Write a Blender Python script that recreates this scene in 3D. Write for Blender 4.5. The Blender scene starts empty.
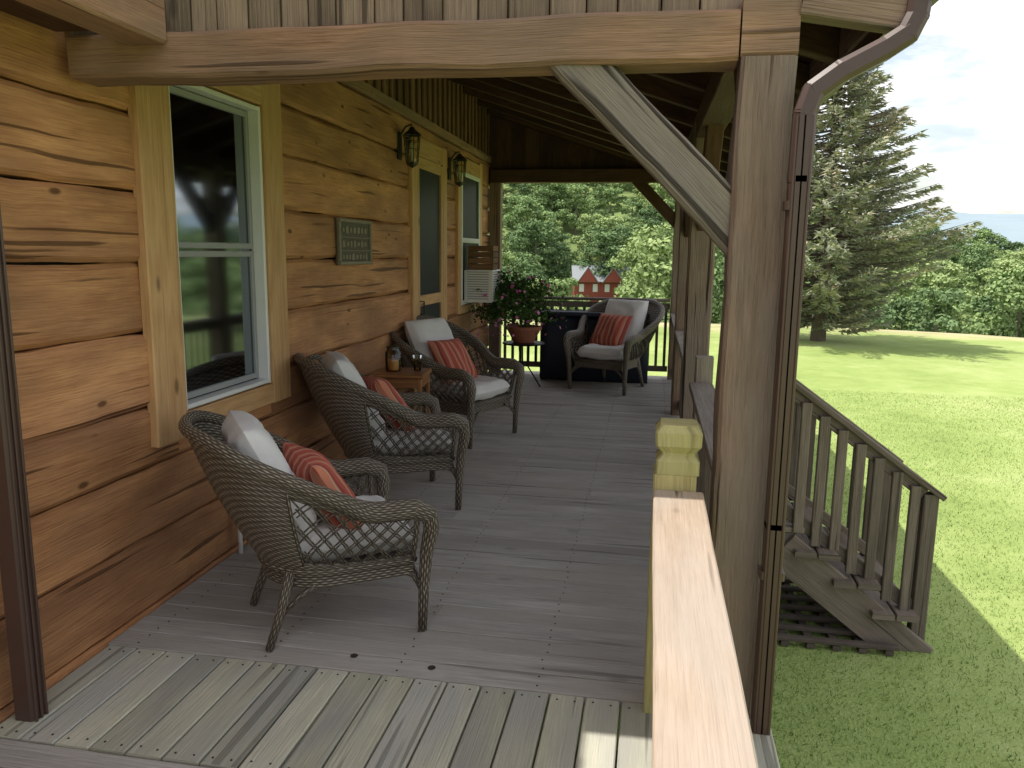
import bpy, bmesh, math, random
import numpy as np
from mathutils import Vector, Matrix, noise
random.seed(3); rng=np.random.default_rng(3)
scene=bpy.context.scene
V=Vector

# ------------------------------------------------------------ node helpers
def newmat(name):
    m=bpy.data.materials.new(name); m.use_nodes=True
    nt=m.node_tree; b=nt.nodes['Principled BSDF']
    return m,nt,b
def N(nt,t,**kw):
    n=nt.nodes.new(t)
    for k,v in kw.items(): setattr(n,k,v)
    return n
def M(nt,op,a,b=None,c=None,clamp=False):
    n=nt.nodes.new('ShaderNodeMath'); n.operation=op; n.use_clamp=clamp
    for i,x in enumerate((a,b,c)):
        if x is None: continue
        if isinstance(x,(int,float)): n.inputs[i].default_value=x
        else: nt.links.new(x,n.inputs[i])
    return n.outputs[0]
def MIX(nt,f,a,b,mode='MIX'):
    n=nt.nodes.new('ShaderNodeMix'); n.data_type='RGBA'; n.blend_type=mode
    for i,x in ((0,f),(6,a),(7,b)):
        if isinstance(x,(int,float)): n.inputs[i].default_value=x
        elif isinstance(x,tuple): n.inputs[i].default_value=(x[0],x[1],x[2],1)
        else: nt.links.new(x,n.inputs[i])
    return n.outputs[2]
def RAMP(nt,f,stops,interp='LINEAR'):
    n=nt.nodes.new('ShaderNodeValToRGB'); cr=n.color_ramp; cr.interpolation=interp
    while len(cr.elements)<len(stops): cr.elements.new(0.5)
    for e,(p,c) in zip(cr.elements,stops):
        e.position=p; e.color=(c[0],c[1],c[2],1) if isinstance(c,tuple) else (c,c,c,1)
    nt.links.new(f,n.inputs[0]); return n.outputs[0]
def NOISE(nt,vec,scale,detail=3,rough=.55,dist=0):
    n=N(nt,'ShaderNodeTexNoise'); n.inputs['Scale'].default_value=scale
    n.inputs['Detail'].default_value=detail; n.inputs['Roughness'].default_value=rough
    n.inputs['Distortion'].default_value=dist
    nt.links.new(vec,n.inputs['Vector']); return n.outputs[0]
def BUMP(nt,b,h,strength,dist=.01):
    n=N(nt,'ShaderNodeBump'); n.inputs['Strength'].default_value=strength; n.inputs['Distance'].default_value=dist
    nt.links.new(h,n.inputs['Height']); nt.links.new(n.outputs[0],b.inputs['Normal'])

def wood(name,light,dark,ring=.35,knot=.6,var=.25,rough=.75,bump=.35,grey=None,greyf=.0,crack=0.0,ks=(1.9,4.2)):
    m,nt,b=newmat(name)
    uv=N(nt,'ShaderNodeUVMap').outputs[0]
    geo=N(nt,'ShaderNodeNewGeometry'); rnd=geo.outputs['Random Per Island']
    sep=N(nt,'ShaderNodeSeparateXYZ'); nt.links.new(uv,sep.inputs[0])
    u,v=sep.outputs[0],sep.outputs[1]
    def vec(su,sv):
        c=N(nt,'ShaderNodeCombineXYZ')
        nt.links.new(M(nt,'MULTIPLY',u,su),c.inputs[0]); nt.links.new(M(nt,'MULTIPLY',v,sv),c.inputs[1])
        nt.links.new(M(nt,'MULTIPLY',rnd,37.0),c.inputs[2]); return c.outputs[0]
    grain=NOISE(nt,vec(4,120),1,2,.7)
    broad=NOISE(nt,vec(.5,5),1,1,.5,.3)
    rings=M(nt,'SINE',M(nt,'MULTIPLY',broad,60.0))
    rings=M(nt,'MULTIPLY_ADD',rings,.5,.5)
    blotch=NOISE(nt,vec(2.2,9),1,4,.7)
    vo=N(nt,'ShaderNodeTexVoronoi'); vo.inputs['Scale'].default_value=1.0
    nt.links.new(vec(*ks),vo.inputs['Vector'])
    kd=M(nt,'SUBTRACT',1.0,M(nt,'DIVIDE',vo.outputs['Distance'],.11),clamp=True)
    f=M(nt,'ADD',M(nt,'MULTIPLY',grain,.85),M(nt,'MULTIPLY',rings,ring))
    f=M(nt,'ADD',f,M(nt,'MULTIPLY',blotch,.95))
    f=M(nt,'MULTIPLY',M(nt,'SUBTRACT',f,.57+ring*.3),1.7,clamp=True)
    col=MIX(nt,f,dark,light)
    if grey is not None:
        g=M(nt,'MULTIPLY',RAMP(nt,NOISE(nt,vec(.9,2.2),1.3,2,.6),[(.38,0.0),(.62,1.0)]),greyf)
        col=MIX(nt,g,col,grey)
    kf=M(nt,'MULTIPLY',RAMP(nt,kd,[(0,0.0),(.5,1.0)]),knot)
    col=MIX(nt,kf,col,tuple(x*.35 for x in dark))
    br=M(nt,'MULTIPLY_ADD',rnd,var*2,1-var)
    cc=N(nt,'ShaderNodeCombineXYZ')
    for i in range(3): nt.links.new(br,cc.inputs[i])
    col=MIX(nt,1.0,col,cc.outputs[0],'MULTIPLY')
    h=grain
    if crack>0:
        cn=NOISE(nt,vec(.7,24),1,1,.5,.3)
        cf=RAMP(nt,cn,[(.29,1.0),(.335,0.0)])
        cf=M(nt,'MULTIPLY',cf,crack)
        col=MIX(nt,cf,col,tuple(x*.25 for x in dark))
        h=M(nt,'SUBTRACT',h,cf)
    nt.links.new(col,b.inputs['Base Color'])
    b.inputs['Roughness'].default_value=rough
    b.inputs['Specular IOR Level'].default_value=.25
    BUMP(nt,b,h,bump,.010)
    return m

def plain(name,col,rough=.5,metal=0,noise_amt=.15,nscale=8,bump=.05,spec=.5):
    m,nt,b=newmat(name)
    tc=N(nt,'ShaderNodeTexCoord').outputs['Object']
    n=NOISE(nt,tc,nscale,3,.6)
    c=MIX(nt,n,tuple(x*(1-noise_amt) for x in col),tuple(min(1,x*(1+noise_amt)) for x in col))
    nt.links.new(c,b.inputs['Base Color'])
    b.inputs['Roughness'].default_value=rough; b.inputs['Metallic'].default_value=metal
    b.inputs['Specular IOR Level'].default_value=spec
    if bump: BUMP(nt,b,NOISE(nt,tc,nscale*8,2,.6),bump,.01)
    return m

# ------------------------------------------------------------ mesh builder
class MB:
    def __init__(s): s.v=[]; s.f=[]; s.uv=[]
    def face(s,idx,uvs): s.f.append(tuple(idx)); s.uv.extend(uvs)
    def timber(s,p0,p1,w,h,up=(0,0,1),segs=None,jit=.0,cham=.006):
        p0=V(p0);p1=V(p1);d=p1-p0;L=d.length;d.normalize()
        up=V(up); side=d.cross(up)
        if side.length<1e-4: up=V((0,1,0)); side=d.cross(up)
        side.normalize(); u2=side.cross(d)
        if segs is None: segs=max(1,int(L/.25)) if jit>0 else 1
        c=min(cham,w*.3,h*.3); a=w/2;b=h/2
        prof=[(a,-b+c),(a,b-c),(a-c,b),(-a+c,b),(-a,b-c),(-a,-b+c),(-a+c,-b),(a-c,-b)]
        per=[0]
        for i in range(8):
            q=prof[i];r=prof[(i+1)%8]; per.append(per[-1]+math.hypot(q[0]-r[0],q[1]-r[1]))
        o=random.random()*50; o2=random.random()*50
        base=len(s.v)
        for k in range(segs+1):
            t=k/segs
            for (x,y) in prof:
                p=p0+d*(L*t)+side*x+u2*y
                if jit>0:
                    nv=noise.noise_vector(p*2.6+V((o,o2,0)))+noise.noise_vector(p*9+V((o,o2,5)))*.35
                    nv-=d*nv.dot(d)
                    p=p+nv*jit
                s.v.append(tuple(p))
        for k in range(segs):
            for i in range(8):
                j=(i+1)%8
                A=base+k*8+i;B=base+k*8+j;C=base+(k+1)*8+j;D=base+(k+1)*8+i
                u0=o+L*k/segs;u1=o+L*(k+1)/segs
                s.face((A,B,C,D),[(u0,o2+per[i]),(u0,o2+per[i+1]),(u1,o2+per[i+1]),(u1,o2+per[i])])
        s.face([base+7-i for i in range(8)],[(o+prof[7-i][0]*.3,o2+prof[7-i][1]) for i in range(8)])
        s.face([base+segs*8+i for i in range(8)],[(o+prof[i][0]*.3,o2+prof[i][1]) for i in range(8)])
    def box(s,x0,x1,y0,y1,z0,z1,cham=.004,**k):
        dx,dy,dz=x1-x0,y1-y0,z1-z0
        cx,cy,cz=(x0+x1)/2,(y0+y1)/2,(z0+z1)/2
        if dx>=dy and dx>=dz: s.timber((x0,cy,cz),(x1,cy,cz),dy,dz,(0,0,1),cham=cham,**k)
        elif dy>=dz: s.timber((cx,y0,cz),(cx,y1,cz),dx,dz,(0,0,1),cham=cham,**k)
        else: s.timber((cx,cy,z0),(cx,cy,z1),dx,dy,(0,1,0),cham=cham,**k)
    def tube(s,pts,rad,n=8,flat=1.0):
        pts=[V(p) for p in pts]
        if isinstance(rad,(int,float)): rad=[rad]*len(pts)
        base=len(s.v); L=0; ls=[0]
        for i in range(1,len(pts)): L+=(pts[i]-pts[i-1]).length; ls.append(L)
        prev=None
        for i,p in enumerate(pts):
            t=(pts[min(i+1,len(pts)-1)]-pts[max(i-1,0)]).normalized()
            if prev is None:
                a=t.cross(V((0,0,1)))
                if a.length<.1: a=t.cross(V((0,1,0)))
            else:
                a=prev-t*prev.dot(t)
            a.normalize(); prev=a; b=t.cross(a)
            for k in range(n):
                an=2*math.pi*k/n
                s.v.append(tuple(p+a*(math.cos(an)*rad[i])+b*(math.sin(an)*rad[i]*flat)))
        o=random.random()*3
        for i in range(len(pts)-1):
            for k in range(n):
                j=(k+1)%n
                w0=k/n*6.283*rad[i];w1=(k+1)/n*6.283*rad[i]
                s.face((base+i*n+k,base+i*n+j,base+(i+1)*n+j,base+(i+1)*n+k),
                       [(o+ls[i],w0),(o+ls[i],w1),(o+ls[i+1],w1),(o+ls[i+1],w0)])
        s.face([base+n-1-k for k in range(n)],[(0,0)]*n)
        s.face([base+(len(pts)-1)*n+k for k in range(n)],[(0,0)]*n)
    def lathe(s,prof,c=(0,0,0),n=24):
        base=len(s.v)
        for (r,z) in prof:
            for k in range(n):
                a=2*math.pi*k/n; s.v.append((c[0]+r*math.cos(a),c[1]+r*math.sin(a),c[2]+z))
        for i in range(len(prof)-1):
            for k in range(n):
                j=(k+1)%n
                s.face((base+i*n+k,base+i*n+j,base+(i+1)*n+j,base+(i+1)*n+k),
                       [(k/n,prof[i][1]),((k+1)/n,prof[i][1]),((k+1)/n,prof[i+1][1]),(k/n,prof[i+1][1])])
    def obj(s,name,mat,parent=None,smooth=False,solid=0):
        me=bpy.data.meshes.new(name); me.from_pydata(s.v,[],s.f)
        uvl=me.uv_layers.new(name='UVMap')
        uvl.data.foreach_set('uv',np.array(s.uv,dtype=np.float32).ravel())
        me.materials.append(mat)
        if smooth: me.polygons.foreach_set('use_smooth',[True]*len(me.polygons))
        me.update()
        o=bpy.data.objects.new(name,me); scene.collection.objects.link(o)
        if parent: o.parent=parent
        if solid:
            md=o.modifiers.new('s','SOLIDIFY'); md.thickness=solid; md.offset=0
        return o
def empty(name,loc=(0,0,0),rotz=0):
    e=bpy.data.objects.new(name,None); e.location=loc; e.rotation_euler=(0,0,rotz)
    e.empty_display_size=.1; scene.collection.objects.link(e); return e
def single(name,mat,fn,parent=None,**k):
    mb=MB(); fn(mb); return mb.obj(name,mat,parent,**k)

# ------------------------------------------------------------ materials
LOG=wood('log_wood',(.65,.335,.155),(.34,.148,.064),ring=.06,knot=.9,var=.17,rough=.6,bump=.6,grey=(.24,.118,.066),greyf=.6,crack=.8,ks=(2.6,6.0))
TRIM=wood('trim_wood',(.62,.385,.19),(.44,.235,.10),ring=.15,knot=.8,var=.1,rough=.55,bump=.2,crack=.2)
BEAM=wood('beam_wood',(.42,.25,.155),(.21,.115,.07),ring=.08,knot=.7,var=.15,bump=.8,grey=(.2,.145,.11),greyf=.6,crack=.7)
POST=wood('post_wood',(.30,.21,.155),(.145,.095,.068),ring=.08,knot=.5,var=.12,bump=.9,grey=(.23,.19,.16),greyf=.7,crack=.9)
BRACE=wood('brace_wood',(.34,.28,.235),(.165,.13,.105),ring=.08,knot=.5,var=.1,bump=.9,grey=(.23,.205,.18),greyf=.7,crack=.9)
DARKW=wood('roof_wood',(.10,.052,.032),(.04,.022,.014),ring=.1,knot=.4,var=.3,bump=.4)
SIDE=wood('siding_wood',(.25,.14,.075),(.12,.065,.035),ring=.1,knot=.5,var=.3,bump=.5,crack=.5)
FASC=wood('fascia_wood',(.30,.22,.16),(.14,.10,.075),ring=.08,knot=.5,var=.3,bump=.6,crack=.7)
DECK=wood('deck_wood',(.50,.475,.445),(.30,.28,.262),ring=.08,knot=.3,var=.10,rough=.7,bump=.5,grey=(.37,.34,.305),greyf=.7,crack=.5)
DECK2=wood('new_deck_wood',(.57,.55,.42),(.36,.355,.27),ring=.05,knot=.6,var=.2,rough=.7,bump=.45,grey=(.38,.375,.345),greyf=.85,crack=.5)
CAP=wood('rail_cap_wood',(.47,.37,.28),(.32,.235,.165),ring=.12,knot=.8,var=.05,rough=.75,bump=.5,grey=(.40,.35,.30),greyf=.6,crack=.8)
NEWEL=wood('newel_wood',(.56,.49,.22),(.32,.26,.11),ring=.15,knot=.6,var=.05,rough=.65,bump=.5,grey=(.33,.33,.16),greyf=.7,crack=.7)
GREYW=wood('weathered_wood',(.29,.25,.21),(.155,.125,.10),ring=.1,knot=.4,var=.2,bump=.5,crack=.6)
STAIRW=wood('stair_wood',(.20,.16,.13),(.10,.08,.06),ring=.1,knot=.4,var=.22,bump=.5,crack=.6)
TABLEW=wood('table_wood',(.33,.15,.06),(.17,.07,.03),ring=.2,knot=.1,var=.1,rough=.35,bump=.1)
CHINK=plain('dark_gap',(.03,.022,.015),.9)
WHITE=plain('white_vinyl',(.74,.74,.72),.4,noise_amt=.05)
BROWN=plain('brown_gutter',(.075,.043,.034),.38,noise_amt=.12,nscale=5,bump=.02)
BLACK=plain('black_metal',(.02,.02,.02),.45,.5)
BRASS=plain('aged_bronze',(.05,.052,.036),.45,.6)
NAVY=plain('navy_vinyl',(.010,.013,.028),.5,noise_amt=.4,nscale=4,bump=.2)
TERRA=plain('terracotta',(.30,.11,.065),.8,noise_amt=.2)
SCREEN=plain('screen_mesh',(.02,.024,.024),.45,noise_amt=.2,spec=.25)

def glassmat(name,tint,rough=.02,ior=1.5,gc=(.9,.95,1)):
    m,nt,b=newmat(name); nt.nodes.remove(b)
    out=nt.nodes['Material Output']
    tr=N(nt,'ShaderNodeBsdfTransparent'); tr.inputs[0].default_value=(*tint,1)
    gl=N(nt,'ShaderNodeBsdfGlossy'); gl.inputs['Roughness'].default_value=rough
    gl.inputs[0].default_value=(*gc,1)
    fr=N(nt,'ShaderNodeFresnel'); fr.inputs[0].default_value=ior
    mx=N(nt,'ShaderNodeMixShader'); nt.links.new(fr.outputs[0],mx.inputs[0])
    nt.links.new(tr.outputs[0],mx.inputs[1]); nt.links.new(gl.outputs[0],mx.inputs[2])
    nt.links.new(mx.outputs[0],out.inputs[0]); return m
GLASS=glassmat('window_glass',(.5,.55,.55),.06,ior=1.5,gc=(.26,.29,.32))
JAR=glassmat('jar_glass',(.85,.8,.65))

def wickermat():
    m,nt,b=newmat('wicker')
    uv=N(nt,'ShaderNodeUVMap').outputs[0]
    sep=N(nt,'ShaderNodeSeparateXYZ'); nt.links.new(uv,sep.inputs[0])
    u,v=sep.outputs[0],sep.outputs[1]
    R=.0115
    row=M(nt,'FLOOR',M(nt,'DIVIDE',v,R))
    strand=M(nt,'ABSOLUTE',M(nt,'SINE',M(nt,'MULTIPLY',v,math.pi/R)))
    ph=M(nt,'ADD',M(nt,'MULTIPLY',u,math.pi/.022),M(nt,'MULTIPLY',row,math.pi))
    ov=M(nt,'MULTIPLY_ADD',M(nt,'SINE',ph),.5,.5)
    h=M(nt,'MULTIPLY',strand,M(nt,'MULTIPLY_ADD',ov,.75,.25))
    tc=N(nt,'ShaderNodeTexCoord').outputs['Object']
    n=NOISE(nt,tc,45,2,.6)
    f=M(nt,'MULTIPLY',h,M(nt,'MULTIPLY_ADD',n,1.2,.35),clamp=True)
    col=RAMP(nt,f,[(0,(.028,.022,.016)),(.4,(.15,.122,.092)),(1,(.44,.38,.305))])
    nt.links.new(col,b.inputs['Base Color'])
    b.inputs['Roughness'].default_value=.42
    BUMP(nt,b,h,1.0,.008); return m
WICK=wickermat()
def fabric(name,col):
    m,nt,b=newmat(name); tc=N(nt,'ShaderNodeTexCoord').outputs['Object']
    n=NOISE(nt,tc,6,3,.6)
    c=MIX(nt,n,tuple(x*.85 for x in col),col); nt.links.new(c,b.inputs['Base Color'])
    b.inputs['Roughness'].default_value=.95
    BUMP(nt,b,M(nt,'ADD',NOISE(nt,tc,300,2,.6),M(nt,'MULTIPLY',NOISE(nt,tc,9,3,.5),4.0)),.4,.008)
    return m
CUSH=fabric('white_fabric',(.76,.74,.73))
def stripemat():
    m,nt,b=newmat('striped_fabric')
    uv=N(nt,'ShaderNodeUVMap').outputs[0]
    sep=N(nt,'ShaderNodeSeparateXYZ'); nt.links.new(uv,sep.inputs[0])
    f=M(nt,'FRACT',M(nt,'MULTIPLY',sep.outputs[0],8.0))
    A=(.44,.085,.06);B=(.56,.2,.12);C=(.50,.33,.22);D=(.3,.05,.04)
    c=RAMP(nt,f,[(0,A),(.3,B),(.45,C),(.5,D),(.62,A),(.8,C),(.86,B)],'CONSTANT')
    tc=N(nt,'ShaderNodeTexCoord').outputs['Object']
    nt.links.new(c,b.inputs['Base Color']); b.inputs['Roughness'].default_value=.9
    BUMP(nt,b,M(nt,'ADD',NOISE(nt,tc,300,2,.6),M(nt,'MULTIPLY',NOISE(nt,tc,10,3,.5),4.0)),.4,.008)
    return m
STRIPE=stripemat()
def leafmat(name,stops,objrand=.0,nscale=.9):
    m,nt,b=newmat(name); nt.nodes.remove(b)
    geo=N(nt,'ShaderNodeNewGeometry'); r=geo.outputs['Random Per Island']
    tc=N(nt,'ShaderNodeTexCoord').outputs['Object']
    n=NOISE(nt,tc,nscale,1,.5)
    f=M(nt,'ADD',M(nt,'MULTIPLY',r,.45),M(nt,'MULTIPLY',n,.55))
    if objrand:
        oi=N(nt,'ShaderNodeObjectInfo').outputs['Random']
        f=M(nt,'ADD',M(nt,'MULTIPLY',f,1-objrand),M(nt,'MULTIPLY',oi,objrand))
    c=RAMP(nt,f,stops)
    d=N(nt,'ShaderNodeBsdfDiffuse'); nt.links.new(c,d.inputs[0])
    nt.links.new(d.outputs[0],nt.nodes['Material Output'].inputs[0]); return m
LEAF=leafmat('broadleaf',[(.15,(.11,.17,.085)),(.38,(.17,.25,.11)),(.6,(.25,.345,.14)),(.82,(.36,.44,.19))],.6,.5)
NEEDLE=leafmat('spruce_needles',[(.2,(.18,.21,.15)),(.42,(.28,.31,.21)),(.6,(.37,.38,.27)),(.8,(.52,.42,.29))])
PLANTL=leafmat('plant_leaf',[(.2,(.03,.06,.022)),(.6,(.06,.11,.03)),(.9,(.11,.16,.05))],nscale=6)
FLOWER=leafmat('flower_petals',[(.2,(.4,.06,.26)),(.5,(.6,.18,.4)),(.8,(.7,.4,.58))])
GRASSB=leafmat('grass_blades',[(.2,(.11,.185,.05)),(.5,(.18,.28,.07)),(.8,(.30,.38,.13))])
BARK=plain('bark',(.16,.125,.1),.9,noise_amt=.4,nscale=6,bump=.5)

# ------------------------------------------------------------ terrain
def sst(a,b,x):
    t=max(0,min(1,(x-a)/(b-a))); return t*t*(3-2*t)
def ground(x,y):
    R=math.hypot(x,y) if y>0 else abs(x)
    az=x/max(y,1.0)
    z=-.77-9.0*sst(27,85,R)
    amp=38-27*sst(0.05,.33,az)
    if y>0: z+=amp*sst(105,270,R)
    if R>30: z+=noise.noise(V((x*.02,y*.02,0)))*1.5*sst(30,80,R)
    if R>12: z+=noise.noise(V((x*.07,y*.07,3)))*.12*sst(12,25,R)
    return z
def make_ground():
    ax=[-3000,-1200,-500,-250]+list(np.arange(-160,241,4.0))+[300,400,600,1200,3000]
    ay=[-3000,-800,-200,-50,-10]+list(np.arange(0,320,4.0))+[340,400,600,1200,3000]
    verts=[];faces=[]
    for y in ay:
        for x in ax: verts.append((x,y,ground(x,y)))
    nx=len(ax)
    for j in range(len(ay)-1):
        for i in range(nx-1):
            faces.append((j*nx+i,j*nx+i+1,(j+1)*nx+i+1,(j+1)*nx+i))
    me=bpy.data.meshes.new('ground'); me.from_pydata(verts,[],faces)
    me.polygons.foreach_set('use_smooth',[True]*len(faces))
    m,nt,b=newmat('lawn')
    tc=N(nt,'ShaderNodeTexCoord').outputs['Object']
    n1=NOISE(nt,tc,.22,4,.65); n2=NOISE(nt,tc,3,4,.7); n3=NOISE(nt,tc,60,2,.7)
    f=M(nt,'ADD',M(nt,'MULTIPLY',n1,.55),M(nt,'ADD',M(nt,'MULTIPLY',n2,.22),M(nt,'MULTIPLY',n3,.28)))
    c=RAMP(nt,f,[(.36,(.18,.25,.07)),(.52,(.30,.385,.12)),(.68,(.45,.50,.22))])
    sep=N(nt,'ShaderNodeSeparateXYZ'); nt.links.new(tc,sep.inputs[0])
    edge=M(nt,'ADD',sep.outputs[1],M(nt,'MULTIPLY',n1,8.0))
    e=M(nt,'DIVIDE',M(nt,'SUBTRACT',edge,30.0),3.0,clamp=True)
    dry=RAMP(nt,n1,[(.35,(.24,.27,.11)),(.55,(.48,.42,.24))])
    c=MIX(nt,e,c,dry)
    e2=M(nt,'DIVIDE',M(nt,'SUBTRACT',edge,62.0),20.0,clamp=True)
    c=MIX(nt,e2,c,RAMP(nt,n1,[(.35,(.13,.19,.07)),(.6,(.24,.30,.11))]))
    nt.links.new(c,b.inputs['Base Color']); b.inputs['Roughness'].default_value=.9
    b.inputs['Specular IOR Level'].default_value=.1
    BUMP(nt,b,M(nt,'ADD',n3,n2),.5,.03)
    me.materials.append(m)
    o=bpy.data.objects.new('ground',me); scene.collection.objects.link(o)
make_ground()

def tri_mesh(name,P,mat,parent=None,k=3):
    n=P.shape[0]; me=bpy.data.meshes.new(name)
    me.vertices.add(n*k); me.vertices.foreach_set('co',P.reshape(-1).astype(np.float32))
    me.loops.add(n*k); me.loops.foreach_set('vertex_index',np.arange(n*k,dtype=np.int32))
    me.polygons.add(n); me.polygons.foreach_set('loop_start',np.arange(0,n*k,k,dtype=np.int32))
    me.polygons.foreach_set('loop_total',np.full(n,k,dtype=np.int32))
    me.materials.append(mat); me.update(calc_edges=True); me.validate()
    o=bpy.data.objects.new(name,me); scene.collection.objects.link(o)
    if parent: o.parent=parent
    return o

def grass():
    n=150000
    y=1.5+ (rng.random(n)**1.3)*14; x=.62+rng.random(n)**1.2*8
    n=len(x)
    h=rng.uniform(.012,.034,n); w=rng.uniform(.002,.005,n)
    a=rng.random(n)*6.283; lean=rng.normal(0,.018,(n,2))
    P=np.zeros((n,3,3)); z=np.full(n,-.775)
    P[:,0]=np.stack([x-np.cos(a)*w,y-np.sin(a)*w,z],1)
    P[:,1]=np.stack([x+np.cos(a)*w,y+np.sin(a)*w,z],1)
    P[:,2]=np.stack([x+lean[:,0],y+lean[:,1],z+h],1)
    tri_mesh('grass',P,GRASSB)
grass()

def mountains():
    verts=[];faces=[]; n=160
    for i in range(n+1):
        az=-1.2+2.6*i/n; d=(math.sin(az),math.cos(az))
        hz=94+30*noise.noise(V((az*2.2,0,0)))+14*noise.noise(V((az*9,1,0)))+3*noise.noise(V((az*40,2,0)))
        for R,z in ((1500,-30),(1750,hz*.6),(2100,hz),(2500,-30)):
            verts.append((d[0]*R,d[1]*R,z))
    for i in range(n):
        for k in range(3):
            a=i*4+k; faces.append((a,a+4,a+5,a+1))
    me=bpy.data.meshes.new('hills'); me.from_pydata(verts,[],faces)
    me.polygons.foreach_set('use_smooth',[True]*len(faces))
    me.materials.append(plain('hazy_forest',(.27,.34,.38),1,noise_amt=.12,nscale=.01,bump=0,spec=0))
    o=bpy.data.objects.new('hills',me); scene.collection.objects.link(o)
mountains()

# ------------------------------------------------------------ trees
def leaf_quads(C,Nn,size,asp=.7):
    n=len(C)
    r=rng.normal(size=(n,3)); nn=Nn+rng.normal(0,.5,(n,3)); nn/=np.linalg.norm(nn,axis=1)[:,None]
    a=np.cross(nn,r); a/=np.linalg.norm(a,axis=1)[:,None]; b=np.cross(nn,a)
    s=size[:,None]
    P=np.zeros((n,4,3))
    P[:,0]=C-a*s; P[:,1]=C-b*s*asp; P[:,2]=C+a*s; P[:,3]=C+b*s*asp
    return P
def proto(name,H,W,nclump,seed,leaf=.3,m=120):
    r=np.random.default_rng(seed)
    Cs=[];Ns=[]
    for i in range(nclump):
        t=r.random(); ang=r.random()*6.283
        z=H*(.2+.74*t); rad=W*.5*math.sin(math.pi*min(1,(.12+.8*t)))**.7*r.uniform(.4,1.0)
        c=np.array([math.cos(ang)*rad,math.sin(ang)*rad,z]); cr=H*.10*r.uniform(.6,1.3)
        d=r.normal(size=(m,3)); d/=np.linalg.norm(d,axis=1)[:,None]
        d[:,2]=np.where(d[:,2]<-.3,-d[:,2],d[:,2])
        Cs.append(c+d*cr*r.uniform(.6,1.25,(m,1))*np.array([1.15,1.15,.85])); Ns.append(d)
    C=np.concatenate(Cs);Nn=np.concatenate(Ns)
    P=leaf_quads(C,Nn,r.uniform(leaf*.5,leaf*1.1,len(C)))
    o=tri_mesh(name,P,LEAF,k=4)
    mb=MB(); mb.tube([(0,0,-1),(0.1,0,H*.3),(0,.1,H*.7)],[H*.03,H*.022,H*.008],6)
    t=mb.obj(name+'_trunk',BARK)
    bpy.context.view_layer.objects.active=o
    for x in bpy.context.selected_objects: x.select_set(False)
    o.select_set(True); t.select_set(True); bpy.ops.object.join()
    return o.data,o
protos=[]
for i,(H,W,n,lf,mm) in enumerate([(9,7,28,.25,140),(11,7.5,34,.27,140),(7,7,24,.21,150),(12,6,34,.27,140),(5,5.5,18,.13,260),(3.2,4.5,12,.10,300)]):
    d,o=proto('treeproto',H,W,n,10+i,lf,mm); bpy.data.objects.remove(o); protos.append(d)
woods=empty('distant_trees')
r2=random.Random(5); cnt=0
R=44
while R<240:
    step=5.0 if R<75 else 6.3 if R<120 else 7.6
    az=-.36
    while az<.70:
        a=az+r2.uniform(-.5,.5)*step/R; rr=R+r2.uniform(-3,3)
        x=math.sin(a)*rr;y=math.cos(a)*rr
        t=x/y
        dens=1.0
        if R<100: dens=.35 if t<.1 else .42
        if R<62 and t<.2: dens=0
        if -.112<t<-.035 and R<134: dens=0
        if 105<R<128 and t<.1: dens*=.6
        nn=noise.noise(V((x*.03,y*.03,7)))
        if nn<-.2 and R<135: dens*=.15
        if r2.random()<dens:
            k=r2.choice([0,1,2,3,0,2]) if R>80 else r2.choice([2,4,5,5,4])
            o=bpy.data.objects.new('forest_tree',protos[k]); scene.collection.objects.link(o); o.parent=woods
            o.location=(x,y,ground(x,y)-.4); s=r2.uniform(.6,1.25)
            if t>.3 and R>80: s*=.9
            o.scale=(s*r2.uniform(.95,1.25),s*r2.uniform(.95,1.25),s); o.rotation_euler=(0,0,r2.random()*6.28); cnt+=1
        az+=step/R
    R+=step*.88

def spruce(loc,H):
    root=empty('spruce_tree',loc)
    mb=MB(); mb.tube([(0,0,-.3),(.05,0,H*.3),(0,.05,H*.7),(0,0,H)],[.24,.16,.07,.01],8)
    tris=[]
    r=np.random.default_rng(8)
    nb=330
    for i in range(nb):
        t=(i+r.random())/nb
        z=.6+t*(H-.75)
        prof=(.45+.55*sst(0,.30,t)) if t<.30 else (1-(t-.30)/.70)**.85
        L=prof*3.35*r.uniform(.6,1.12)+.2
        ang=i*2.39996+r.normal(0,.25)
        d=np.array([math.cos(ang),math.sin(ang),0]); sd=np.array([-d[1],d[0],0])
        def pt(s): return np.array([0,0,z])+d*L*s+np.array([0,0,L*(-.22*s+.32*s*s)])
        mb.tube([tuple(pt(q)) for q in (0,.35,.7,1)],[.025+L*.006,.02,.012,.004],4)
        n=int(L*66)
        s=r.uniform(.18,1,n)**.75
        lat=r.uniform(-1,1,n)*(.24*L*(1.05-s)+.06)
        base=np.array([pt(q) for q in s])+sd*lat[:,None]+np.stack([0*s,0*s,-np.abs(lat)*.25-r.uniform(0,.10,n)],1)
        dirs=d*r.uniform(.3,1,n)[:,None]+sd*(np.sign(lat)*r.uniform(.1,.9,n))[:,None]+np.stack([0*s,0*s,r.uniform(-.4,.35,n)],1)
        dirs/=np.linalg.norm(dirs,axis=1)[:,None]
        sz=r.uniform(.12,.26,n)[:,None]; w=np.cross(dirs,r.normal(size=(n,3))); w/=np.linalg.norm(w,axis=1)[:,None]
        P=np.zeros((n,3,3)); P[:,0]=base-w*.034; P[:,1]=base+w*.034; P[:,2]=base+dirs*sz
        tris.append(P)
    tri_mesh('foliage',np.concatenate(tris),NEEDLE,root)
    mb.obj('trunk_and_limbs',BARK,root,smooth=True)
spruce((4.9,24.4,-.85),9.2)

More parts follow.
